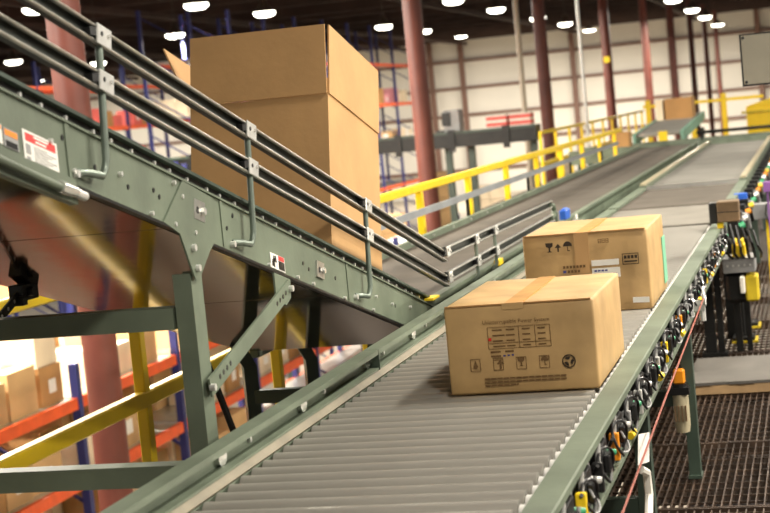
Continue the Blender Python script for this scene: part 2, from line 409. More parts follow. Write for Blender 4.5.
# ================================================================== SLOPING BELT CONVEYOR
SL = .257; TH = math.atan(SL); CS = math.cos(TH); SN = math.sin(TH)
def zt(y): return 2.364 - SL*y
XN, XF = -.53, -1.27
lc = thing('belt_conveyor', 'long level belt conveyor with green frame beyond the slope', 'conveyor', (-.9, 6.2, 0))
def L(o): o.location = o.location - lc.location; return o
ic = thing('incline_conveyor', 'green sloping belt conveyor carrying the tall open box', 'conveyor', (-.9, 3.7, 0))
def I(o): o.location = o.location - ic.location; return o
def slope_box(x0, x1, y0, y1, d0, d1):
    """box following the slope; d = height relative to the top line (negative below)"""
    return MB().prism([(y0, zt(y0)+d0), (y1, zt(y1)+d0), (y1, zt(y1)+d1), (y0, zt(y0)+d1)], (x0,0,0), (x1,0,0), (0,1,0), (0,0,1))
Y0, Y1 = 1.6, 6.12
sf = I(slope_box(XN-.006, XN, Y0, Y1, -.158, -.034).build('side_plate', 'green', ic))
I(slope_box(XN-.012, XN+.004, Y0, Y1, -.164, -.157).build('bottom_flange', 'black_steel', ic))
I(slope_box(XN-.02, XN-.012, Y0, Y1, -.04, -.004).build('bearing_strip', 'black_steel', ic))
I(slope_box(XN-.03, XN+.006, Y0, Y1, -.036, -.031).build('plate_flange', 'green', ic))
I(slope_box(XN-.04, XN+.004, Y0, Y1, -.008, .0).build('top_edge', 'green_dark', ic))
I(slope_box(XF+.02, XN-.025, Y0, Y1, -.03, -.006).build('belt', 'belt', ic))
I(slope_box(XF, XF+.01, Y0, Y1, -.158, .0).build('far_plate', 'green', ic))
for a, c in ((1.6, 3.56), (3.566, 4.75), (4.756, 6.08)):
    I(slope_box(XF-.005, XN-.012, a, c, -.166, -.161).build('pan_sheet', 'pan', ic))
bm_ = MB().cyl((0,0,0), (.008,0,0), .0052, 8).mesh('bolt', 'zinc', True)
yb = 2.6; i = 0
while yb < 6.0:
    link('bolt', bm_, ic, Vector((XN-.014, yb, zt(yb)-.019)) - ic.location); yb += .085 + .02*((i*7) % 3); i += 1
for yb, d in ((3.09,-.13),(3.47,-.148),(3.6,-.15),(3.72,-.15),(4.24,-.15),(4.48,-.150),(4.62,-.15),(4.93,-.152),(5.25,-.15),(3.62,-.05),(3.66,-.075),(3.0,-.09),(3.32,-.09),(4.13,-.1),(5.3,-.1),(5.5,-.1),(5.75,-.08)):
    link('bolt', bm_, ic, Vector((XN, yb, zt(yb)+d)) - ic.location)
slot = MB().cyl((0,0,0), (.0015,0,0), .006, 10).mesh('slot_hole', 'black_plastic')
for yb, d in ((3.06,-.07),(3.2,-.1),(3.36,-.11),(3.5,-.09),(3.53,-.1),(3.95,-.1),(4.0,-.06),(4.55,-.1),(4.6,-.11),(4.86,-.1),(5.55,-.1)):
    link('slot_hole', slot, ic, Vector((XN, yb, zt(yb)+d)) - ic.location)
for yb in (3.08, 3.92, 4.99):
    I(MB().box((XN, yb-.009, zt(yb)-.15), (XN+.003, yb+.009, zt(yb)-.036)).build('splice_strip', 'green', ic))
for yb, d in ((3.76,-.09),(4.70,-.098)):
    pl = I(MB().prism([(-.035,-.024),(.035,-.024),(.035,.024),(-.035,.024)], (XN, yb, zt(yb)+d), (XN+.006, yb, zt(yb)+d), (0,CS,-SN), (0,SN,CS)).build('access_plate', 'galv', ic))
    MB().cyl((XN+.006,yb+.012,zt(yb)+d-.004),(XN+.016,yb+.012,zt(yb)+d-.004),.009,8).build('screw', 'bright_steel', pl, True)
    MB().cyl((XN+.005,yb-.014,zt(yb)+d+.002),(XN+.007,yb-.014,zt(yb)+d+.002),.009,8).build('hole', 'black_plastic', pl, True)
# deeper drive guard at the upper end with its rounded tube
I(slope_box(XN+.002, XN+.02, 1.6, 3.06, -.205, -.155).build('drive_guard', 'green', ic))
tubep = [(XN+.032, 1.6, zt(1.6)-.16), (XN+.032, 2.97, zt(2.97)-.19)]
I(MB().tube(tubep, .0085, 10).build('guard_tube', 'green', ic, True))
I(MB().cyl((XN+.032,2.96,zt(2.96)-.188),(XN+.032,2.995,zt(2.995)-.188),.0125,10).build('coupling', 'bright_steel', ic, True))
I(MB().cyl((XN+.03,3.0,zt(3.0)-.186),(XN+.03,3.03,zt(3.03)-.186),.0115,10).build('coupling', 'bright_steel', ic, True))
I(MB().cyl((XN+.028,3.035,zt(3.035)-.186),(XN+.028,3.075,zt(3.075)-.186),.010,10).build('coupling', 'zinc', ic, True))
# gusset plate and strut bracket
I(MB().poly([(XN, y_, z_) for y_, z_ in ((3.53,1.30),(3.67,1.385),(3.86,1.33),(3.845,1.225),(3.803,1.205),(3.72,1.15),(3.69,1.15),(3.621,1.265))], (1,0,0), .005).build('gusset', 'green', ic))
I(MB().poly([(XN, y_, z_) for y_, z_ in ((4.27,1.10),(4.405,1.065),(4.395,1.015),(4.35,1.0),(4.27,1.03))], (1,0,0), .005).build('bracket', 'green', ic))
# support trestle by the near leg
lg = I(MB().prism([(-.004,-.036),(-.004,.036),(-.05,.036),(-.05,.031),(-.009,.031),(-.009,-.031),(-.05,-.031),(-.05,-.036)], (XN-.002,3.722,0.02), (XN-.002,3.722,1.165), (1,0,0), (0,1,0)).build('leg', 'green', ic))
lf = I(MB().prism([(-.004,-.036),(-.004,.036),(-.05,.036),(-.05,.031),(-.009,.031),(-.009,-.031),(-.05,-.031),(-.05,-.036)], (XF+.06,3.722,0.02), (XF+.06,3.722,1.2), (1,0,0), (0,1,0)).build('leg', 'green', ic))
for l, x in ((lg, XN-.04), (lf, XF+.02)): MB().box((x-.06,3.66,0),(x+.06,3.79,.02)).build('foot', 'zinc', l)
for z in (1.06, .682): I(MB().box((XF+.05,3.685,z-.026),(XN-.06,3.74,z+.026)).build('cross_beam', 'green', ic))
def strap(p0, p1, w, t, m, name, holes=0, hm='black_plastic', nrm=(1,0,0)):
    s_ = I(MB().bar(p0, p1, t, w, up=(0,0,1)).build(name, m, ic))
    p0 = Vector(p0); p1 = Vector(p1)
    for k in range(holes):
        c = p0.lerp(p1, (k+.6)/(holes+.2)); n = Vector(nrm)
        MB().cyl(c-n*(t/2+.0008), c+n*(t/2+.0008), w*.17, 8).build('slot_hole', hm, s_)
    return s_
st = strap((XN+.008,4.375,1.045), (XN+.008,3.70,.888), .046, .006, 'green', 'knee_brace', 0)
for f_ in (.06,.10,.14,.18,.78,.82,.86,.90):
    c = Vector((XN+.008,4.375,1.045)).lerp(Vector((XN+.008,3.70,.888)), f_)
    MB().cyl(c-Vector((.0037,0,0)), c+Vector((.0037,0,0)), .007, 8).build('slot_hole', 'black_plastic', st)
for p in ((4.372,1.043),(3.703,.889)): I(MB().cyl((XN+.008,p[0],p[1]),(XN+.022,p[0],p[1]),.009,8).build('bolt', 'zinc', ic, True))
for p in ((3.69,1.225),(3.705,1.175)): I(MB().cyl((XN+.004,p[0],p[1]),(XN+.014,p[0],p[1]),.0085,8).build('bolt', 'zinc', ic, True))
I(MB().tube([(-.62,3.95,.915),(-.62,4.09,.706),(-.62,4.14,.63)], .010, 6).build('tie_rod', 'black_steel', ic, True))
# second and third trestles (far legs show beneath the pan)
for yy, zz in ((5.93,.70),(6.70,.60)):
    for x in (XF+.045,):
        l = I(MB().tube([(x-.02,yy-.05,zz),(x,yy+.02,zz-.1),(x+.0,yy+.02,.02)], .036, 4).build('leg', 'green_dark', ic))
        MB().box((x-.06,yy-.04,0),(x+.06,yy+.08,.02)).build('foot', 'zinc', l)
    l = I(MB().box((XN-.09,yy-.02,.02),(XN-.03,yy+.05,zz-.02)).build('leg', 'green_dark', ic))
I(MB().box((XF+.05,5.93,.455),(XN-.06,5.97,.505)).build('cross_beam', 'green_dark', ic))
# perforated black hanger under the pan at the frame's left edge
p0, p1 = Vector((-1.2,4.15,1.118)), Vector((-1.2,3.62,.92))
hb = I(MB().bar(p0, p1, .005, .026).build('hanger_strut', 'black_steel', ic))
for k in range(13):
    c = p0.lerp(p1, (k+.9)/13.5); MB().cyl(c-Vector((.0034,0,0)), c+Vector((.0034,0,0)), .0055, 8).build('slot_hole', 'zinc', hb)
I(MB().box((-1.225,4.10,1.085),(-1.185,4.20,zt(4.15)-.167)).cyl((-1.235,4.14,1.108),(-1.17,4.14,1.108),.013,8).box((-1.215,4.09,1.075),(-1.18,4.12,1.1)).build('hanger_bracket', 'black_steel', ic, False, .002))
# guide rails on posts
XR = -.507; KR = .984; KP = .974      # rails and posts stand a little nearer than the side plate
mat('galv_dark', (186, 184, 176), .35, .6, .1, 12)
mat('rail_recess_shade', (52, 56, 52), .45, .3, .1, 12)
def crail(p0, p1, parent, up):
    # channel coloured dark for recess shade, open towards the aisle, with two bright rolled lips
    w_ = MB().prism([(-.012,-.019),(.002,-.019),(.002,-.0165),(-.009,-.0165),(-.009,.0165),(.002,.0165),(.002,.019),(-.012,.019)], p0, p1, (1,0,0), up).build('guide_rail', 'rail_recess_shade', parent)
    for v in (.0172, -.0150):
        MB().prism([(.005+.0055*math.cos(i_*math.pi/4), v+.0040*math.sin(i_*math.pi/4)) for i_ in range(8)], p0, p1, (1,0,0), up).build('rail_lip', 'galv_dark', w_, True)
    return w_
def zr(y): return 1.49 + KR*(1.70 - .2545*(y/KR-3.323) - 1.49)
def zl(z, k): return 1.49 + k*(z-1.49)
UPN = (0, SN, CS)
YJ = 6.40*KR
for d in (0, -.097):
    I(crail((XR,1.9,zr(1.9)+d), (XR,YJ,zr(YJ)+d), ic, UPN))
for za, zb in ((.935, .918), (.836, .842)):
    L(crail((XR,YJ+.02,zl(za,KR)), (XR,9.03,zl(zb,KR)), lc, (0,0,1)))
def clamp(y, z, n, f, par):
    a_, b_ = (.034, .0215) if n else (.03, .02)
    c = f(MB().prism([(-a_,-b_),(a_,-b_),(a_,b_),(-a_,b_)], (XR+.012,y,z), (XR+.017,y,z), (0,CS if n else 1,-SN if n else 0), (0,SN if n else 0,CS if n else 1)).build('clamp', 'zinc', par, False, .0015))
    MB().box((XR-.002,y-a_-.03,z-.007+ (.01 if n else 0)),(XR+.014,y-a_+.004,z+.010+(.01 if n else 0))).build('clamp_jaw', 'black_plastic', c)
    MB().cyl((XR+.017,y-.014,z+.006),(XR+.0182,y-.014,z+.006),.0055,8).build('clamp_hole', 'black_plastic', c)
    MB().cyl((XR+.017,y+.016,z+.0),(XR+.022,y+.016,z+.0),.005,6).build('clamp_screw', 'bright_steel', c, True)
XPO = XR+.003
for yp0, zb0 in ((3.318, 1.421), (4.215, 1.188), (5.325, .907)):
    yp = yp0*KP; zb = zl(zb0, KP)
    I(MB().tube([(XPO,yp,zr(yp)+.015),(XPO,yp-.03,zb+.03),(XPO-.002,yp-.036,zb+.012),(XPO-.004,yp-.048,zb),(XPO-.010,yp-.10,zb+.010),(XN,yp-.125,zb+.013)], .0082, 10).build('guard_post', 'post_steel', ic, True))
    clamp(yp, zr(yp), 1, I, ic); clamp(yp-.012, zr(yp-.012)-.097, 1, I, ic)
    I(MB().cyl((XN,yp-.135,zb+.01),(XN+.012,yp-.135,zb+.01),.008,8).build('post_bolt', 'zinc', ic, True))
clamp(YJ+.01, zl(.938,KR), 0, L, lc); clamp(YJ+.01, zl(.836,KR), 0, L, lc)
for yp in (7.0*KR, 7.44*KR):
    clamp(yp, zl(.93,KR), 0, L, lc); clamp(yp, zl(.836,KR), 0, L, lc)
    L(MB().tube([(XPO,yp,.945),(XPO,yp,.79),(XPO-.008,yp,.775),(-.526,yp,.765)], .0082, 8).build('guard_post', 'post_steel', lc, True))
ye = 9.03
L(MB().tube([(XR,ye-.03,zl(.918,KR)),(XR,ye+.07,zl(.905,KR)),(XR,ye+.10,zl(.875,KR)),(XR,ye+.07,zl(.85,KR)),(XR,ye-.03,zl(.842,KR))], .014, 8).build('rail_end', 'green', lc, True))
L(MB().tube([(XR+.012,ye+.08,zl(.87,KR)),(XR+.012,ye+.08,.77),(-.526,ye+.08,.765)], .010, 8).build('guard_post', 'post_steel', lc, True))
# yellow end blocks where the slope meets the level belt
I(MB().box((XN-.004,6.0,.795),(XN+.03,6.11,.803)).build('edge_marker', 'yellow', ic))
L(MB().box((-.523,7.36,.775),(-.50,7.46,.80)).build('edge_marker', 'yellow', lc))

# safety labels on the side plate (each a thin plate glued on)
def label_plate(name, y0, y1, d0, d1, lab, head, headf, body='white_label', lines=6):
    t = I(slope_box(XN+.0005, XN+.002, y0, y1, d0, d1).build(name, body, ic)); t['label'] = lab
    hh = d1 - (d1-d0)*headf
    def quad(a, b_, e0, e1, m, nm, lift):
        return slope_box(XN+.002, XN+.002+lift, a, b_, e0, e1).build(nm, m, t)
    m_ = (y1-y0)*.06
    quad(y0+m_, y1-m_, hh, d1-(d1-d0)*.07, head, 'header', .0006)
    return t, quad
lw, q = label_plate('warning_label', 2.888, 3.028, -.158, -.090, 'white warning label with red header', 'sign_red', .30)
for k, (a, c) in enumerate(((.30,.72),(.34,.66))): q(2.888+.14*a, 2.888+.14*c, -.1005-.0075*k, -.0965-.0075*k, 'white_label', 'header_print', .0012)
for k in range(8): q(2.888+.04, 2.888+.04+.055+.018*((k*5) % 3), -.118-.0045*k, -.1165-.0045*k, 'grey_print', 'printed_line', .0006)
q(2.896, 2.915, -.135, -.116, 'grey_print', 'printed_mark', .0005); q(2.896, 2.912, -.152, -.140, 'grey_print', 'printed_mark', .0005)
la, q = label_plate('caution_label', 2.812, 2.868, -.140, -.104, 'orange and grey caution label', 'sign_orange', .38, 'grey_print')
q(2.818, 2.862, -.1385, -.127, 'black_plastic', 'printed_block', .0006)
lb, q = label_plate('caution_label', 2.76, 2.806, -.138, -.102, 'white caution label at the edge', 'sign_orange', .25)
ls, q = label_plate('safety_label', 4.262, 4.378, -.153, -.112, 'small white, red and black safety label', 'white_label', .3)
q(4.325, 4.372, -.125, -.113, 'sign_red', 'red_panel', .001); q(4.325, 4.372, -.150, -.127, 'black_plastic', 'black_panel', .001)
for a, c, e, f_ in ((4.283,4.293,-.149,-.118),(4.275,4.31,-.134,-.129),(4.296,4.306,-.129,-.117),(4.272,4.28,-.147,-.135)): q(a, c, e, f_, 'black_plastic', 'figure', .001)

# ================================================================== LEVEL BELT CONVEYOR (left line)
L(MB().box((-1.25,6.16,.73),(-.56,21.6,.768)).build('belt', 'belt', lc, False, .003))
L(MB().prism([(-.56,.60),(-.525,.60),(-.525,.606),(-.548,.606),(-.548,.776),(-.525,.776),(-.525,.790),(-.56,.790)], (0,6.14,0), (0,21.6,0), (1,0,0), (0,0,1)).build('side_frame', 'green', lc))
L(MB().prism([(-1.285,.60),(-1.25,.60),(-1.25,.80),(-1.285,.80)], (0,6.14,0), (0,21.6,0), (1,0,0), (0,0,1)).build('side_frame', 'green', lc))
L(MB().prism([(-1.31,.905),(-1.285,.905),(-1.285,.942),(-1.31,.942)], (0,7.4,0), (0,19.4,0), (1,0,0), (0,0,1)).build('guide_rail', 'grey_rail', lc))
for yy in (8.2, 10.6, 13, 15.4, 17.8): L(MB().box((-1.305,yy,.7),(-1.286,yy+.03,.905)).build('guard_post', 'black_steel', lc))
for yy in (7.9, 10.4, 13, 15.6, 18.2, 20.6):
    for x in (-1.27, -.55): L(MB().box((x-.03,yy,0),(x+.03,yy+.07,.6)).build('leg', 'green_dark', lc))
yb = 6.6
while yb < 12: link('bolt', bm_, lc, Vector((-1.25, yb, .785)) - lc.location); yb += .55
L(MB().box((-.548,10.05,.64),(-.522,10.13,.788)).build('joint_plate', 'white_plain', lc))
o = MB().box((-.562,9.66,.7905),(-.523,9.84,.845)).box((-.555,9.68,.845),(-.53,9.82,.852)).build('photo_sensor', 'blue_bright', None, False, .004); tag(o, 'small blue sensor box on the level belt frame', 'sensor')

# far cross line and things on it
cc = thing('cross_conveyor', 'low grey conveyor crossing at the far end of both lines', 'conveyor', (-.9, 22.2, 0))
def C(o): o.location = o.location - cc.location; return o
C(MB().box((-2.2,21.75,.70),(1.4,22.75,.755)).build('belt', 'belt', cc))
for yy in (21.68, 22.77): C(MB().box((-2.2,yy,.62),(1.4,yy+.05,.80)).build('side_frame', 'green', cc))
C(MB().tube([(-.55,21.66,.9),(1.4,21.66,.9)], .022, 8).build('guard_tube', 'black_steel', cc))
for x in (-.5, .4, 1.2): C(MB().box((x,21.66,.8),(x+.03,21.68,.9)).build('guard_post', 'black_steel', cc))
for x in (-2.1, 0, 1.2):
    for yy in (21.72, 22.74): C(MB().box((x,yy,0),(x+.07,yy+.06,.62)).build('leg', 'green_dark', cc))
gc = thing('gravity_conveyor', 'grey-green gravity conveyor rising beyond the cross line', 'conveyor', (-1.2, 24, 0))
def G(o): o.location = o.location - gc.location; return o
for x in (-1.5, -.85): G(MB().bar((x,23.2,.84),(x,28.2,1.0),.04,.14).build('side_frame', 'teal', gc))
b = MB()
for i in range(48): b.cyl((-1.48,23.3+i*.1,.88+i*.0032),(-.87,23.3+i*.1,.88+i*.0032),.024,8)
q_ = G(b.build('roller_bed', 'roller', gc, True)); q_['kind'] = 'stuff'
for yy in (23.8, 27.6):
    for x in (-1.5, -.85): G(MB().box((x-.03,yy,0),(x+.03,yy+.06,.82)).build('leg', 'green_dark', gc))
G(MB().box((-1.16,23.1,.72),(-1.04,23.18,.92)).build('end_stop', 'yellow', gc))
def carton(name, label, cat, x0, x1, y0, y1, z0, z1, m='cardboard', group=None, flap=False):
    t = thing(name, label, cat, ((x0+x1)/2, (y0+y1)/2, z0), None, group)
    a, c, h = (x1-x0)/2, (y1-y0)/2, z1-z0
    MB().box((-a,-c,0),(a,c,h)).build('carton_body', m, t, False, min(.006, h*.03))
    MB().box((-.03,-c-.001,h-.001),(.03,c+.001,h+.0015)).build('tape', 'tape', t)
    return t
carton('carton', 'large tan carton on the far gravity conveyor', 'box', -1.34, -.92, 26.6, 27.4, 1.0, 1.33, 'carton_tan')
carton('carton', 'pale carton beside the large tan carton on the far gravity conveyor', 'box', -1.48, -1.37, 26.6, 27.4, 1.0, 1.32, 'carton_pale')
carton('carton', 'small brown carton at the far end of the level belt', 'box', -1.66, -1.44, 22.0, 22.35, .755, .98, 'carton_tan')

# ================================================================== BOXES IN THE FOREGROUND
def Rx(a): return Matrix.Rotation(a, 4, 'X')
def print_quads(t, face_y, x0, z0, items, m='ink', name='printed_mark', th=.0005):
    """items: (u0,v0,u1,v1) on a face looking to -Y, in metres from the lower left corner"""
    b = MB()
    for u0, v0, u1, v1 in items: b.box((x0+u0, face_y-th, z0+v0), (x0+u1, face_y, z0+v1))
    return b.build(name, m, t)
FACE = Matrix(((1,0,0,0),(0,0,-1,0),(0,1,0,0),(0,0,0,1)))   # text plane XY -> face looking to -Y

def worn_box(t, w_, d_, h_, m):
    # slightly bulged carton with folded top flaps, worn edges
    bm = bmesh.new(); bmesh.ops.create_cube(bm, size=1)
    for v in bm.verts: v.co = Vector((v.co.x*w_, (v.co.y+.5)*d_, (v.co.z+.5)*h_))
    bmesh.ops.subdivide_edges(bm, edges=list(bm.edges), cuts=5, use_grid_fill=True)
    for v in bm.verts:
        x, y_, z = v.co.x/(w_/2), v.co.y/d_*2-1, v.co.z/h_*2-1
        bl = .004
        if abs(z-1) < 1e-4: v.co.z += -.004*(1-min(1, abs(x)))*(1-abs(y_)) + random.uniform(-.001, .001)
        if abs(y_+1) < 1e-4 and abs(z) < .99: v.co.y -= bl*(1-x*x)*(1-z*z)
        if abs(x-1) < 1e-4 and abs(z) < .99: v.co.x += bl*.8*(1-y_*y_)*(1-z*z)
    ed = [e for e in bm.edges if len(e.link_faces) == 2 and e.calc_face_angle(0) > 1.2]
    bmesh.ops.bevel(bm, geom=ed, offset=.007, segments=2, affect='EDGES', profile=.5)
    for f_ in bm.faces: f_.smooth = True
    me = bpy.data.meshes.new('carton_body'); bm.to_mesh(me); bm.free(); me.materials.append(MATS[m])
    return link('carton_body', me, t)
def outline(u0, v0, u1, v1, t): return [(u0,v0,u1,v0+t),(u0,v1-t,u1,v1),(u0,v0,u0+t,v1),(u1-t,v0,u1,v1)]

# --- near carton
W1, D1, H1 = .389, .585, .232
fb = thing('shipping_carton', 'nearest worn brown carton with printed table and handling symbols', 'box', (.140, 4.205, BED))
worn_box(fb, W1, D1, H1, 'cardboard_old')
x0 = -W1/2; FY = -.0055
MB().box((-.036,-.001,H1-.004),(.012,D1+.001,H1+.0012)).build('tape', 'tape', fb)
MB().box((-.040,-.0035,H1-.014),(.016,-.002,H1+.001)).build('tape_end', 'cardboard_old', fb)
MB().box((-W1/2+.004,-.003,H1-.0015),(W1/2-.006,.0025,H1+.002)).build('flap_edge', 'carton_tan', fb)
text_mesh('printed_title', 'Uninterruptible Power System', .0142, 'ink', fb, Matrix.Translation((x0+.100, FY-.0012, .183)) @ FACE)
it = []
tu, tv, tw, th_ = .112, .118, .162, .056
for k in (0, 1, 4): it.append((tu, tv+th_*k/4-.0005, tu+tw, tv+th_*k/4+.0005))
for u in (0, .5, .76, 1): it.append((tu+tw*u-.0006, tv, tu+tw*u+.0006, tv+th_))
for k in range(4):
    vv = tv+th_*(k+.35)/4
    it += [(tu+.012, vv, tu+.044-.006*(k % 2), vv+.0028), (tu+.048, vv, tu+.07, vv+.0028), (tu+.09, vv, tu+.11, vv+.0028), (tu+.13, vv, tu+.15, vv+.0028)]
it += [(tu+.004, .108, tu+.03, .112), (tu+.042, .108, tu+.064, .112), (tu+.004, .097, tu+.03, .101)]
for k, (a, c) in enumerate(((.094,.308),(.094,.308),(.094,.182))): it += [(a+i_*.0165, .022+.0085*(2-k), min(c, a+i_*.0165+.0145), .0255+.0085*(2-k)) for i_ in range(int((c-a)/.0165)+1) if a+i_*.0165 < c-.003]
print_quads(fb, FY, x0, 0, it, 'ink', 'printed_table', .0012)
print_quads(fb, FY, x0, 0, [(tu+.036,.097,tu+.042,.101),(tu+.047,.0975,tu+.053,.1015),(tu+.058,.098,tu+.064,.102)], 'ink_blue', 'printed_date', .0012)
print_quads(fb, FY, x0, 0, [(tu+.001,.139,tu+.0085,.1465)], 'red_dot', 'red_dot', .0016)
def sym_frame(u, v, s): return outline(u, v, u+s*.82, v+s, .0012)
def add_poly(b, x0, pts, th=.0012): b.poly([(x0+u, FY, v) for u, v in pts], (0,-1,0), th)
def glass(b, u, v, s):   # wine glass
    add_poly(b, x0_, [(u, v+s), (u+s*.05, v+s*.62), (u+s*.32, v+s*.45), (u+s*.32, v+s*.12), (u+s*.12, v), (u+s*.7, v), (u+s*.5, v+s*.12), (u+s*.5, v+s*.45), (u+s*.77, v+s*.62), (u+s*.82, v+s)])
def umbrella(b, u, v, s):
    add_poly(b, x0_, [(u, v+s*.5)] + [(u+s*.45-s*.45*math.cos(t), v+s*.5+s*.5*math.sin(t)) for t in [i_*math.pi/8 for i_ in range(9)]])
    add_poly(b, x0_, [(u+s*.41, v+s*.05), (u+s*.49, v+s*.05), (u+s*.49, v+s*.5), (u+s*.41, v+s*.5)])
    add_poly(b, x0_, [(u+s*.41, v), (u+s*.66, v), (u+s*.66, v+s*.08), (u+s*.41, v+s*.08)])
def arrow_up(b, u, v, s):
    add_poly(b, x0_, [(u, v+s*.5), (u+s*.4, v+s), (u+s*.8, v+s*.5)]); add_poly(b, x0_, [(u+s*.3, v), (u+s*.5, v), (u+s*.5, v+s*.5), (u+s*.3, v+s*.5)])
x0_ = x0
for k, u in enumerate((.060, .120, .180, .240)):
    s_ = .032; v = .062
    b = MB()
    for u0, v0, u1, v1 in sym_frame(u, v, s_): b.box((x0+u0, FY-.0012, v0), (x0+u1, FY, v1))
    if k == 0: add_poly(b, x0, [(u+.008+.006*math.cos(t)+.005, v+.012+.006*math.sin(t)) for t in [i_*math.pi/4 for i_ in range(8)]]); add_poly(b, x0, [(u+.009, v+.018), (u+.013, v+.028), (u+.017, v+.018)])
    if k == 1: arrow_up(b, u+.009, v+.004, .024); add_poly(b, x0, [(u+.003, v+.026), (u+.023, v+.026), (u+.023, v+.0275), (u+.003, v+.0275)])
    if k == 2: glass(b, u+.004, v+.008, .022)
    if k == 3: umbrella(b, u+.004, v+.008, .022)
    b.build('handling_symbol', 'ink', fb)
b = MB(); u, v, R_ = .316, .076, .0175
ring = [i_*2*math.pi/20 for i_ in range(21)]
for a, c in zip(ring[:-1], ring[1:]): add_poly(b, x0, [(u+R_*math.cos(a), v+R_*math.sin(a)), (u+R_*math.cos(c), v+R_*math.sin(c)), (u+R_*.84*math.cos(c), v+R_*.84*math.sin(c)), (u+R_*.84*math.cos(a), v+R_*.84*math.sin(a))])
for k in range(3):
    a = math.pi/2 + k*2*math.pi/3
    def pt(r, t): return (u+r*R_*math.cos(t), v+r*R_*math.sin(t))
    add_poly(b, x0, [pt(.7, a-.35), pt(.7, a+.5), pt(.35, a+.9), pt(.28, a-.3)])
    add_poly(b, x0, [pt(.75, a+.45), pt(.72, a+1.05), pt(.3, a+.8)])
b.build('recycling_symbol', 'ink_black', fb)

# --- second carton
W2, D2, H2 = .430, .6, .277
rb = thing('shipping_carton', 'second brown carton with white labels, behind the nearest carton', 'box', (.116, 5.72, BED))
worn_box(rb, W2, D2, H2, 'cardboard_old')
x0 = x0_ = -W2/2; FY = -.0055
MB().box((-.034,-.001,H2-.004),(.012,D2+.001,H2+.0012)).build('tape', 'tape', rb)
MB().box((-.036,-.0055,H2-.14),(.014,-.0035,H2+.001)).build('tape_end', 'cardboard', rb)
MB().box((-W2/2+.004,-.003,H2-.0015),(W2/2-.006,.0025,H2+.002)).build('flap_edge', 'carton_tan', rb)
b = MB(); glass(b, .080, .218, .032); arrow_up(b, .112, .218, .028); umbrella(b, .141, .218, .034); b.build('handling_symbol', 'ink_black', rb)
b = MB()
for u, v in ((.262,.238),(.275,.238),(.288,.238)):
    for q4 in outline(u, v, u+.010, v+.014, .0016) + [(u, v+.006, u+.010, v+.0075)]: b.box((x0+q4[0], FY-.0012, q4[1]), (x0+q4[2], FY, q4[3]))
b.build('printed_mark', 'ink', rb)
it = outline(.340,.158,.396,.196,.0024) + [(.346+i_*.012, .178, .355+i_*.012, .189) for i_ in range(4)] + [(.346, .166, .39, .171)]
it += [(.135+i_*.0115, .158, .143+i_*.0115, .167) for i_ in range(7)] + [(.150+i_*.0115, .142, .158+i_*.0115, .151) for i_ in range(4)]
print_quads(rb, FY, x0, 0, it[:9], 'ink_black', 'printed_stamp', .0012)
print_quads(rb, FY, x0, 0, it[9:], 'ink', 'printed_text', .0012)['kind'] = 'stuff'
print_quads(rb, FY, x0, 0, [(.134,.142,.145,.151)], 'ink_blue', 'printed_mark', .0012)
for q4 in ((.234,.160,.328,.180),(.234,.118,.330,.152)):
    lb_ = print_quads(rb, FY, x0, 0, [q4], 'white_label', 'white_label', .0016)
    if q4[1] < .15: print_quads(lb_, FY-.0016, x0, 0, [(.242+i_*.012,.140,.251+i_*.012,.146) for i_ in range(4)] + [(.305,.124,.318,.133)], 'ink_blue', 'label_print', .0006)
lt = MB().box((-.028,-.0018,-.0095),(.028,0,.0095)).build('white_label', 'white_label', rb); lt.location = (x0+.393, FY, .034); lt.rotation_euler = (0, math.radians(2), 0)
MB().box((W2/2+.003,D2*.78,.03),(W2/2+.0055,D2*.97,.20)).build('green_tape', 'green_tape', rb)

# --- tall open box on the slope
tbx = thing('open_carton', 'tall new brown carton with raised flaps on the sloping belt', 'box', (-.86, 5.1465, 1.041-.006), (-TH, 0, 0))
WB, LB, HB, FH, T = .48, .62, .564, .233, .006
a = WB/2
MB().box((-a,0,0),(a,T,HB)).box((-a,LB-T,0),(a,LB,HB)).box((-a,T,0),(-a+T,LB-T,HB)).box((a-T,T,0),(a,LB-T,HB)).box((-a+T,T,0),(a-T,LB-T,T)).build('carton_body', 'cardboard', tbx)
def flap(p0, p1, out, ang, nm='flap'):
    p0 = Vector(p0); p1 = Vector(p1); out = Vector(out); up = Vector((0,0,1))*math.cos(ang) + out*math.sin(ang); n = (p1-p0).cross(up).normalized()
    b_ = MB(); k = .0025
    d = (p1-p0).normalized()
    b_.poly([p0+d*k+up*.0003, p1-d*k+up*.0003, p1-d*.004+up*FH, p0+d*.004+up*FH], n, .005)
    return b_.build(nm, 'cardboard', tbx)
flap((-a,0,HB), (a,0,HB), (0,-1,0), math.radians(.6))
flap((a,0,HB), (a,LB,HB), (1,0,0), math.radians(1.0))
flap((a,LB,HB), (-a,LB,HB), (0,1,0), math.radians(3))
flap((-a,LB,HB), (-a,0,HB), (-1,0,0), math.radians(24))

# ================================================================== HANDRAILS
def handrail(label, x, y0, y1, n, off, m='yellow', grp='yellow handrails'):
    t = thing('handrail', label, 'railing', (x, y0, 0), None, grp)
    MB().box((-.022,0,1.0),(.022,y1-y0,1.048)).build('top_rail', m, t, False, .006)
    MB().box((-.024,0,.53),(.024,y1-y0,.588)).build('mid_rail', m, t, False, .006)
    MB().box((-.006,0,.0),(.006,y1-y0,.10)).build('toe_board', m, t)
    pm_ = MB().box((-.021,-.025,0),(.021,.025,1.0)).mesh('post', m, False, .004)
    for k in range(n):
        link('post', pm_, t, (0, off+k*1.53, 0))
    return t
handrail('yellow handrail along the level belt, nearer one', -1.5, 2.4, 21.6, 13, -.05+.15, 'yellow')
handrail('yellow handrail farther back, beyond the nearer handrail', -3.0, 24.5, 40.2, 11, 0.0, 'yellow')

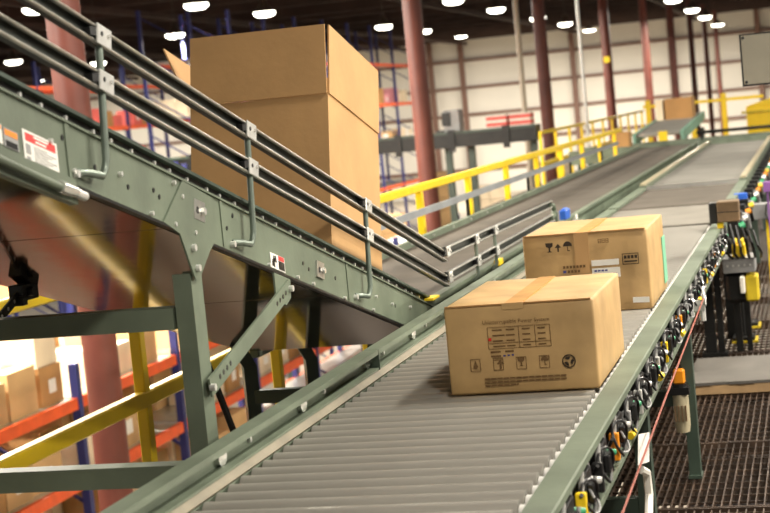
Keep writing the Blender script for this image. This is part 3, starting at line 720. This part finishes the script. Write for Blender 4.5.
# ================================================================== RIGHT SIDE EQUIPMENT
o = MB().tube([(.452,2.6,.565),(.452,3.5,.598),(.452,5.0,.645),(.452,6.43,.684)], .003, 6).build('pull_cord', 'cord', None, True); tag(o, 'reddish emergency pull cord along the conveyor frame', 'cord')
t = thing('cord_eyelet', 'shiny eyelet holding the red pull cord', 'eyelet', (.45, 6.5, .62))
MB().tube([(0, .035*math.cos(i_*math.pi/6), .065+.035*math.sin(i_*math.pi/6)) for i_ in range(13)], .006, 6).build('ring', 'zinc', t, True)
MB().box((-.037,-.012,.01),(0,.012,.05)).cyl((-.01,0,-.03),(-.01,0,.05),.012,8).build('bracket', 'zinc', t, True)
rg = thing('air_regulator', 'orange-topped air regulator with ribbed bowl beside a conveyor leg', 'regulator', (.345, 6.33, .19))
MB().tube([(0,0,.005),(0,0,.03),(0,0,.15)], [.026,.03,.03], 14).build('bowl', 'bowl', rg, True)
for k in range(4): MB().box((-.024+.013*k,-.034,.05),(-.018+.013*k,-.028,.11)).build('bowl_slot', 'brown_box', rg)
MB().box((-.036,-.03,.15),(.036,.03,.178)).cyl((0,0,.178),(0,0,.19),.03,12).build('body', 'black_plastic', rg, False)
MB().box((-.022,-.022,.19),(.022,.022,.245)).build('knob', 'orange_knob', rg, False, .006)
MB().cyl((.0,0,-.0),(.0,0,.005),.012,8).build('drain', 'zinc', rg, True)
MB().box((-.02,.03,.16),(.02,.055,.18)).build('mount', 'zinc', rg)
o = MB().poly([(.43,4.12,.645),(.43,4.36,.60),(.43,4.30,.535),(.43,4.06,.58)], (1,0,0), .002).build('paper_tag', 'white_label', None); tag(o, 'white paper tag hanging on the conveyor frame', 'tag')
o = MB().tube([(.425,4.15,.55),(.43,4.24,.52),(.43,4.25,.46),(.43,4.18,.40),(.43,4.08,.37)], .011, 8).build('cable_loop', 'white_plain', None, True); tag(o, 'short white cable loop below the paper tag', 'cable')
st = thing('step_board', 'grey rubber-topped wooden board lying on the grating', 'board', (.64, 8.13, 0))
MB().box((-.42,0,.0),(.55,.74,.048)).build('board', 'wood_edge', st, False, .003)
b = MB(); n = 24
for i_ in range(n):
    xa = -.42+.97*i_/n; xb = -.42+.97*(i_+1)/n
    b.box((xa, -.006-.004*math.sin(i_*1.3), .048), (xb, .745, .062))
b.build('rubber_top', 'rubber_mat', st)
dm = thing('drive_unit', 'black drive unit on legs under the conveyor, with grey box', 'machine', (.42, 9.2, 0))
def D(b_, nm, m, **k): o_ = b_.build(nm, m, dm, k.get('smooth', False), k.get('bevel', .003)); o_.location = o_.location - dm.location; return o_
D(MB().box((.375,9.15,.47),(.545,9.4,.55)), 'gearbox', 'grey_box')
for x in (.40,.43,.46,.49,.52): D(MB().cyl((x,9.146,.51),(x,9.15,.51),.006,8), 'bolt', 'zinc', bevel=0)
D(MB().box((.38,9.2,.30),(.50,9.5,.468)), 'motor', 'black_steel', bevel=.02)
D(MB().box((.24,9.3,.02),(.30,9.36,.55)).box((.31,9.3,.02),(.345,9.34,.55)).box((.22,9.28,0),(.36,9.38,.02)), 'leg', 'black_steel')
D(MB().box((.40,9.42,.0),(.44,9.46,.3)), 'leg', 'black_steel'); D(MB().box((.46,9.44,.0),(.49,9.47,.3)), 'leg', 'black_steel')
D(MB().box((.485,9.16,.31),(.555,9.3,.452)), 'guard', 'yellow_worn', bevel=.01)
D(MB().box((.46,9.12,.36),(.485,9.3,.45)), 'side_plate', 'white_plain', bevel=.005)
D(MB().box((.43,9.15,.555),(.50,9.3,.62)).box((.44,9.15,.62),(.455,9.3,.645)).box((.475,9.15,.62),(.49,9.3,.645)), 'clamp', 'yellow')
for k in range(6): D(MB().tube([(.40+.03*k,9.1,.75-.01*k),(.42+.03*k,9.07,.66-.02*(k % 3)),(.41+.035*k,9.1,.58),(.43+.03*k,9.15,.55)], .008, 6), 'cable', 'black_plastic', smooth=True, bevel=0)
for yy in (9.78, 10.35):
    ft = thing('floor_foot', 'black foot pad with yellow edge, %s of the two' % ('nearer' if yy < 10 else 'farther'), 'foot', (.43, yy, 0))
    MB().box((-.07,-.06,0),(.075,.12,.012)).build('yellow_edge', 'yellow_worn', ft)
    MB().box((-.065,-.045,.012),(.06,.12,.03)).cyl((0,.03,.03),(0,.03,.5),.02,8).build('pad', 'black_steel', ft)
cb = thing('control_box', 'small brown control box on the right conveyor rail', 'box', (.44, 8.72, .757))
MB().box((-.045,-.05,.03),(.065,.09,.135)).build('cover', 'brown_box', cb, False, .004)
MB().box((-.085,-.04,.025),(-.046,.09,.13)).build('end_plate', 'black_plastic', cb, False, .003)
MB().box((-.05,-.03,0),(-.02,.06,.03)).build('bracket', 'yellow', cb)
MB().box((-.045,-.051,.08),(.065,-.05,.084)).build('seam', 'black_plastic', cb)
jb = thing('junction_box', 'grey junction box right of the brown control box', 'box', (.60, 11.0, .0))
MB().box((-.12,0,.60),(.12,.12,.70)).build('cover', 'grey_box', jb, False, .004)
MB().box((-.04,.03,0),(.0,.08,.60)).build('post', 'yellow', jb)
MB().tube([(-.02,-.01,.7),(-.03,-.03,.63),(-.01,-.04,.55),(.02,-.02,.5)], .01, 6).build('cable', 'black_plastic', jb, True)
sb = thing('sensor_head', 'bright blue sensor head behind the brown control box', 'sensor', (.41, 11.0, .62))
MB().box((-.04,0,.08),(.045,.09,.155)).build('housing', 'blue_bright', sb, False, .004)
MB().box((-.015,.02,-.02),(.015,.05,.08)).build('bracket', 'zinc', sb)
# far clutter on the right frame: valves of the far sections
for k in range(22):
    yy = 9.45 + k*.5
    if yy > 20.6: break
    tgt = tb if yy < 10.6 else (t2 if yy < 12.6 else t3)
    vb = MB().box((.40,yy,.63),(.46,yy+.14,.74)).box((.44,yy+.14,.60),(.48,yy+.22,.70)).build('valve_block', 'black_plastic', tgt, False, .003); vb.location = -tgt.location
    MB().cyl((.46,yy+.05,.69),(.49,yy+.06,.70),.018,8).build('connector', ('green_led','zinc','orange_knob','yellow')[k % 4], vb, True)
    MB().tube([(.42,yy+.2,.72),(.48,yy+.25,.70),(.49,yy+.3,.62),(.44,yy+.35,.60)], .012, 6).build('hose', 'grey_box' if k % 2 else 'black_plastic', vb, True)
o = MB().box((.575,10.60,.80),(.62,10.70,.86)).box((.59,10.63,.0),(.602,10.64,.80)).build('purple_tag', 'purple', None); tag(o, 'purple marker on a stand at the right edge', 'marker')
# hanging polished sheet
hs = thing('mirror_sheet', 'polished steel sheet hanging at the upper right', 'sheet', (1.0, 8.0, 1.47))
MB().box((-.395,0,.004),(.5,.006,.232)).build('sheet', 'mirror_sheet', hs)
MB().box((-.402,-.003,-.002),(-.394,.012,.236)).box((-.402,-.003,-.004),(.5,.012,.004)).box((-.402,-.003,.232),(.5,.012,.237)).build('edge_trim', 'black_steel', hs)
for x, z in ((-.385,.22),(-.383,.015)): MB().cyl((x,-.008,z),(x,0,z),.007,8).build('bolt', 'black_plastic', hs, True)
for x in (0,.4): MB().cyl((x,.02,.2),(x,.02,CEIL_Z-1.47-.42),.008,6).build('hanger_rod', 'zinc', hs)

# yellow cage and fence at the far right
yc = thing('yellow_bin', 'solid yellow steel enclosure at the far right', 'enclosure', (.25, 30, 0))
MB().box((-.48,0,.0),(1.2,1.2,1.05)).build('shell', 'yellow', yc, False, .01)
MB().prism([(-.48,1.05),(-.1,1.15),(1.2,1.15),(1.2,1.05)], (0,0,0), (0,1.2,0), (1,0,0), (0,0,1)).build('lid', 'yellow', yc)
MB().box((-.56,-.04,.93),(1.2,0,.97)).build('bar', 'yellow_worn', yc)
yf = thing('safety_fence', 'yellow post-and-rail fence in front of the far columns', 'fence', (-1.0, 33, 0))
for x in (-1.2,-.35,.25): MB().box((x-.05,-.03,0),(x+.05,.03,1.3)).build('post', 'yellow', yf)
for z in (.35,1.15): MB().box((-1.3,-.02,z),(1.0,.02,z+.06)).build('rail', 'yellow', yf)

# ================================================================== LOWER LEVEL: RACKS WITH CARTONS
def rack(label, xf, depth, ys, levels, top, grp):
    t = thing('pallet_rack', label, 'rack', (xf-depth/2, ys[0], FLOOR_Z), None, grp)
    um = MB().box((-.04,-.04,0),(.04,.04,top-FLOOR_Z)).mesh('upright', 'blue')
    for y_ in ys:
        for x in (depth/2, -depth/2): link('upright', um, t, (x, y_-ys[0], 0))
        br = MB()
        z = .3
        while z+.8 < top-FLOOR_Z: br.bar((depth/2,y_-ys[0],z),(-depth/2,y_-ys[0],z+.75),.03,.03); z += .9
        br.build('frame_brace', 'blue', t)
    for z in levels:
        for i_ in range(len(ys)-1):
            for x in (depth/2, -depth/2): MB().box((x-.025,ys[i_]-ys[0]+.04,z-FLOOR_Z-.11),(x+.025,ys[i_+1]-ys[0]-.04,z-FLOOR_Z)).build('beam', 'orange', t)
            MB().box((-depth/2+.03,ys[i_]-ys[0]+.04,z-FLOOR_Z-.03),(depth/2-.03,ys[i_+1]-ys[0]-.04,z-FLOOR_Z+.0)).build('shelf_deck', 'galv', t)
    return t
ck = {}
def proto_carton(w_, d_, h_, m):
    key = (round(w_,2), round(d_,2), round(h_,2), m)
    if key not in ck:
        b1 = MB().box((-w_/2,-d_/2,0),(w_/2,d_/2,h_)).mesh('carton', m)
        ck[key] = b1
    return ck[key]
tapem = {}
def rack_carton(x, y_, z, w_, d_, h_, m, label, grp):
    o_ = link('carton', proto_carton(w_, d_, h_, m), None, (x, y_, z), (0, 0, random.uniform(-.05, .05))); tag(o_, label, 'box', grp)
    key = (round(w_,2), round(d_,2), round(h_,2))
    if key not in tapem:
        tapem[key] = (MB().box((-.035,-d_/2-.002,h_-.002),(.035,d_/2+.002,h_+.003)).mesh('tape', 'tape'), MB().box((w_/2,-.12*d_,h_*.3),(w_/2+.003,.2*d_,h_*.65)).mesh('paper_label', 'white_label'))
    link('tape', tapem[key][0], o_)
    if random.random() < .45: link('paper_label', tapem[key][1], o_)
    return o_
ysA = [6.78+2.54*k for k in range(11)]
rack('blue and orange rack full of cartons below the sloping conveyor', -6.0, 1.15, ysA, (-.87, -1.62, -2.4, -3.2), -.55, 'picking racks on the lower floor')
ysB = [9.3+2.54*k for k in range(11)]
rack('blue and orange rack behind the nearest picking rack', -9.6, 1.15, ysB, (.35, -.5, -1.4, -2.4), 1.0, 'picking racks on the lower floor')
szs = [(.52,.45,.36),(.6,.55,.42),(.45,.62,.30),(.7,.6,.5)]
def fill(xf, ys, z, hmax, lab, grp, p=.95, mats=('carton_far','carton_far','carton_pale','carton_tan'), two=False):
    for x in (xf-.34, xf-.86):
        y_ = ys[0]+.15
        while y_ < ys[-1]-.4:
            w_, d_, h_ = random.choice(szs); w_ = min(w_, .5)
            h_ = min(h_, hmax-.06)
            bay = min((abs(y_+d_/2-u) for u in ys))
            if random.random() < p and bay > d_/2+.07: rack_carton(x, y_+d_/2, z, w_, d_, h_, random.choice(mats), lab, grp)
            if two and random.random() < .5 and bay > d_/2+.07 and h_ < .4:
                w2, d2, h2 = random.choice(szs[:3]); rack_carton(x, y_+d_/2, z+h_+.004, min(w2, w_), min(d2, d_), min(h2, .3), random.choice(mats), lab.replace('on the', 'stacked on another on the', 1), grp+', stacked')
            y_ += d_+random.uniform(.04,.12)
fill(-6.0, ysA[1:9], -.87, .95, 'brown carton on the top shelf of the nearest rack below', 'cartons on the top shelf of the near rack', .95, ('carton_far','carton_far','carton_pale','carton_tan','white_plain'), True)
fill(-6.0, ysA[1:9], -1.62, .62, 'brown carton on the second shelf of the nearest rack below', 'cartons on the second shelf of the near rack')
fill(-6.0, ysA[1:6], -2.4, .62, 'brown carton on the third shelf of the nearest rack below', 'cartons on the third shelf of the near rack')
fill(-9.6, ysB[1:9], .35, .8, 'carton on the top shelf of the rack behind', 'cartons on the top shelf of the second rack')
fill(-9.6, ysB[1:9], -.5, .7, 'carton on the lower shelf of the rack behind', 'cartons on the lower shelf of the second rack')
# tall rack in the distance (left of the column and behind the tall box)
ysC = [36+2.7*k for k in range(9)]
rack('tall distant rack seen between the tall box and the column', -12.6, 1.2, ysC, (3.2, 1.9, .6, -.8), 4.4, 'tall distant racks')
fill(-12.6, ysC[:9], 1.9, 1.1, 'carton high on the tall distant rack', 'cartons on the tall distant rack', .85, ('carton_far','carton_tan','carton_pale','pink'))
fill(-12.6, ysC[:9], .6, 1.1, 'carton at middle height on the tall distant rack', 'cartons on the tall distant rack, middle', .85, ('carton_far','carton_pale','white_plain'))
ysD = [32+2.7*k for k in range(6)]
rack('distant rack glimpsed between the guide rails on the left', -17.2, 1.2, ysD, (3.0, 1.9, .8, -.5), 3.6, 'tall distant racks')
fill(-17.2, ysD, 1.9, 1.0, 'carton on the distant rack glimpsed between the guide rails', 'cartons on the left distant rack', .9, ('carton_far','carton_tan','white_plain','red_carton'))
fill(-17.2, ysD, .8, 1.0, 'carton low on the distant rack glimpsed between the guide rails', 'cartons low on the left distant rack', .9, ('carton_far','pink','white_plain','red_carton'))

# dark elevated cross line in the distance
dl = thing('elevated_conveyor', 'dark green elevated conveyor crossing the background', 'conveyor', (-6, 30, 0))
MB().box((-10,-.3,.80),(2.1,.3,1.08)).build('bed', 'black_steel', dl)
for k in range(12): MB().box((-9.5+k*1.0,-.34,.72),(-9.38+k*1.0,-.3,1.12)).build('rib', 'black_steel', dl)
for x in (-6.5,-3,.42,.85,2.0): MB().box((x-.06,-.06,FLOOR_Z),(x+.06,.06,.80)).build('leg', 'green_dark', dl)
MB().box((-10,-.33,1.04),(2.1,-.30,1.09)).build('edge_rail', 'green_dark', dl)
# packing tables and goods on the far lower floor
tm = None
for k, (x, y_) in enumerate(((-5.3,23.5),(-4.9,26.2),(-3.3,20.5),(-3.4,24.4),(-5.4,35),(-7.6,37),(-5.2,31.5),(-3.2,28))):
    if tm is None:
        tm = thing('packing_table', 'white-topped packing table on the lower floor', 'table', (x, y_, FLOOR_Z), None, 'packing tables on the lower floor')
        MB().box((-.45,-.9,.72),(.45,.9,.78)).build('table_top', 'white_plain', tm, False, .01)
        for sx in (-.4,.4):
            for sy in (-.84,.84): MB().box((sx-.03,sy-.03,0),(sx+.03,sy+.03,.72)).build('leg', 'grey_box', tm)
    else:
        c = copy_tree(tm); c.location = (x, y_, FLOOR_Z)
for x0_, x1_, z1_, lab in ((-4.78, -4.42, 1.31, 'left red and white carton on the dark elevated conveyor'), (-4.36, -3.98, 1.31, 'right red and white carton on the dark elevated conveyor')):
    t = thing('banded_carton', lab, 'box', ((x0_+x1_)/2, 29.9, 1.08)); hw = (x1_-x0_)/2
    MB().box((-hw,-.2,0),(hw,.2,z1_-1.08)).build('carton_body', 'white_plain', t)
    for za in (.03, .14): MB().box((-hw-.003,-.203,za),(hw+.003,.203,za+.07)).build('red_band', 'red_carton', t)
stk = (( -7.5, 46, 1.7, 'carton_pale'), (-9.3, 50, 2.2, 'grey_box'), (-11.4, 47, 2.6, 'carton_far'), (-8.4, 57, 2.0, 'white_plain'), (-10.6, 60, 2.8, 'carton_pale'), (-13.5, 64, 3.0, 'carton_far'), (-6.6, 54, 2.2, 'carton_tan'), (-7.0, 63, 2.6, 'grey_box'), (-9.6, 70, 3.2, 'carton_pale'))
for x, y_, h_, m in stk:
    t = thing('pallet_stack', 'wrapped pallet of goods standing on the far lower floor', 'pallet', (x, y_, FLOOR_Z), None, 'pallets on the far lower floor')
    MB().box((-.6,-.5,0),(.6,.5,.14)).build('pallet', 'carton_tan', t)
    n_ = int(h_/.5)
    for r_ in range(n_):
        for c_ in range(2): MB().box((-.58+c_*.59,-.5,.14+r_*.5),(-.58+c_*.59+.57,.5,.14+r_*.5+.48)).build('carton', m, t)
t = thing('machine_head', 'grey machine head on the dark elevated conveyor', 'machine', (-5.45, 29.95, 1.08))
MB().box((-.13,-.18,0),(.17,.18,.40)).build('cabinet', 'grey_box', t, False, .02)
MB().box((-.15,-.22,.12),(0,-.18,.36)).build('screen', 'black_steel', t)
MB().box((-.3,-.1,0),(-.13,.1,.05)).build('arm', 'black_steel', t)
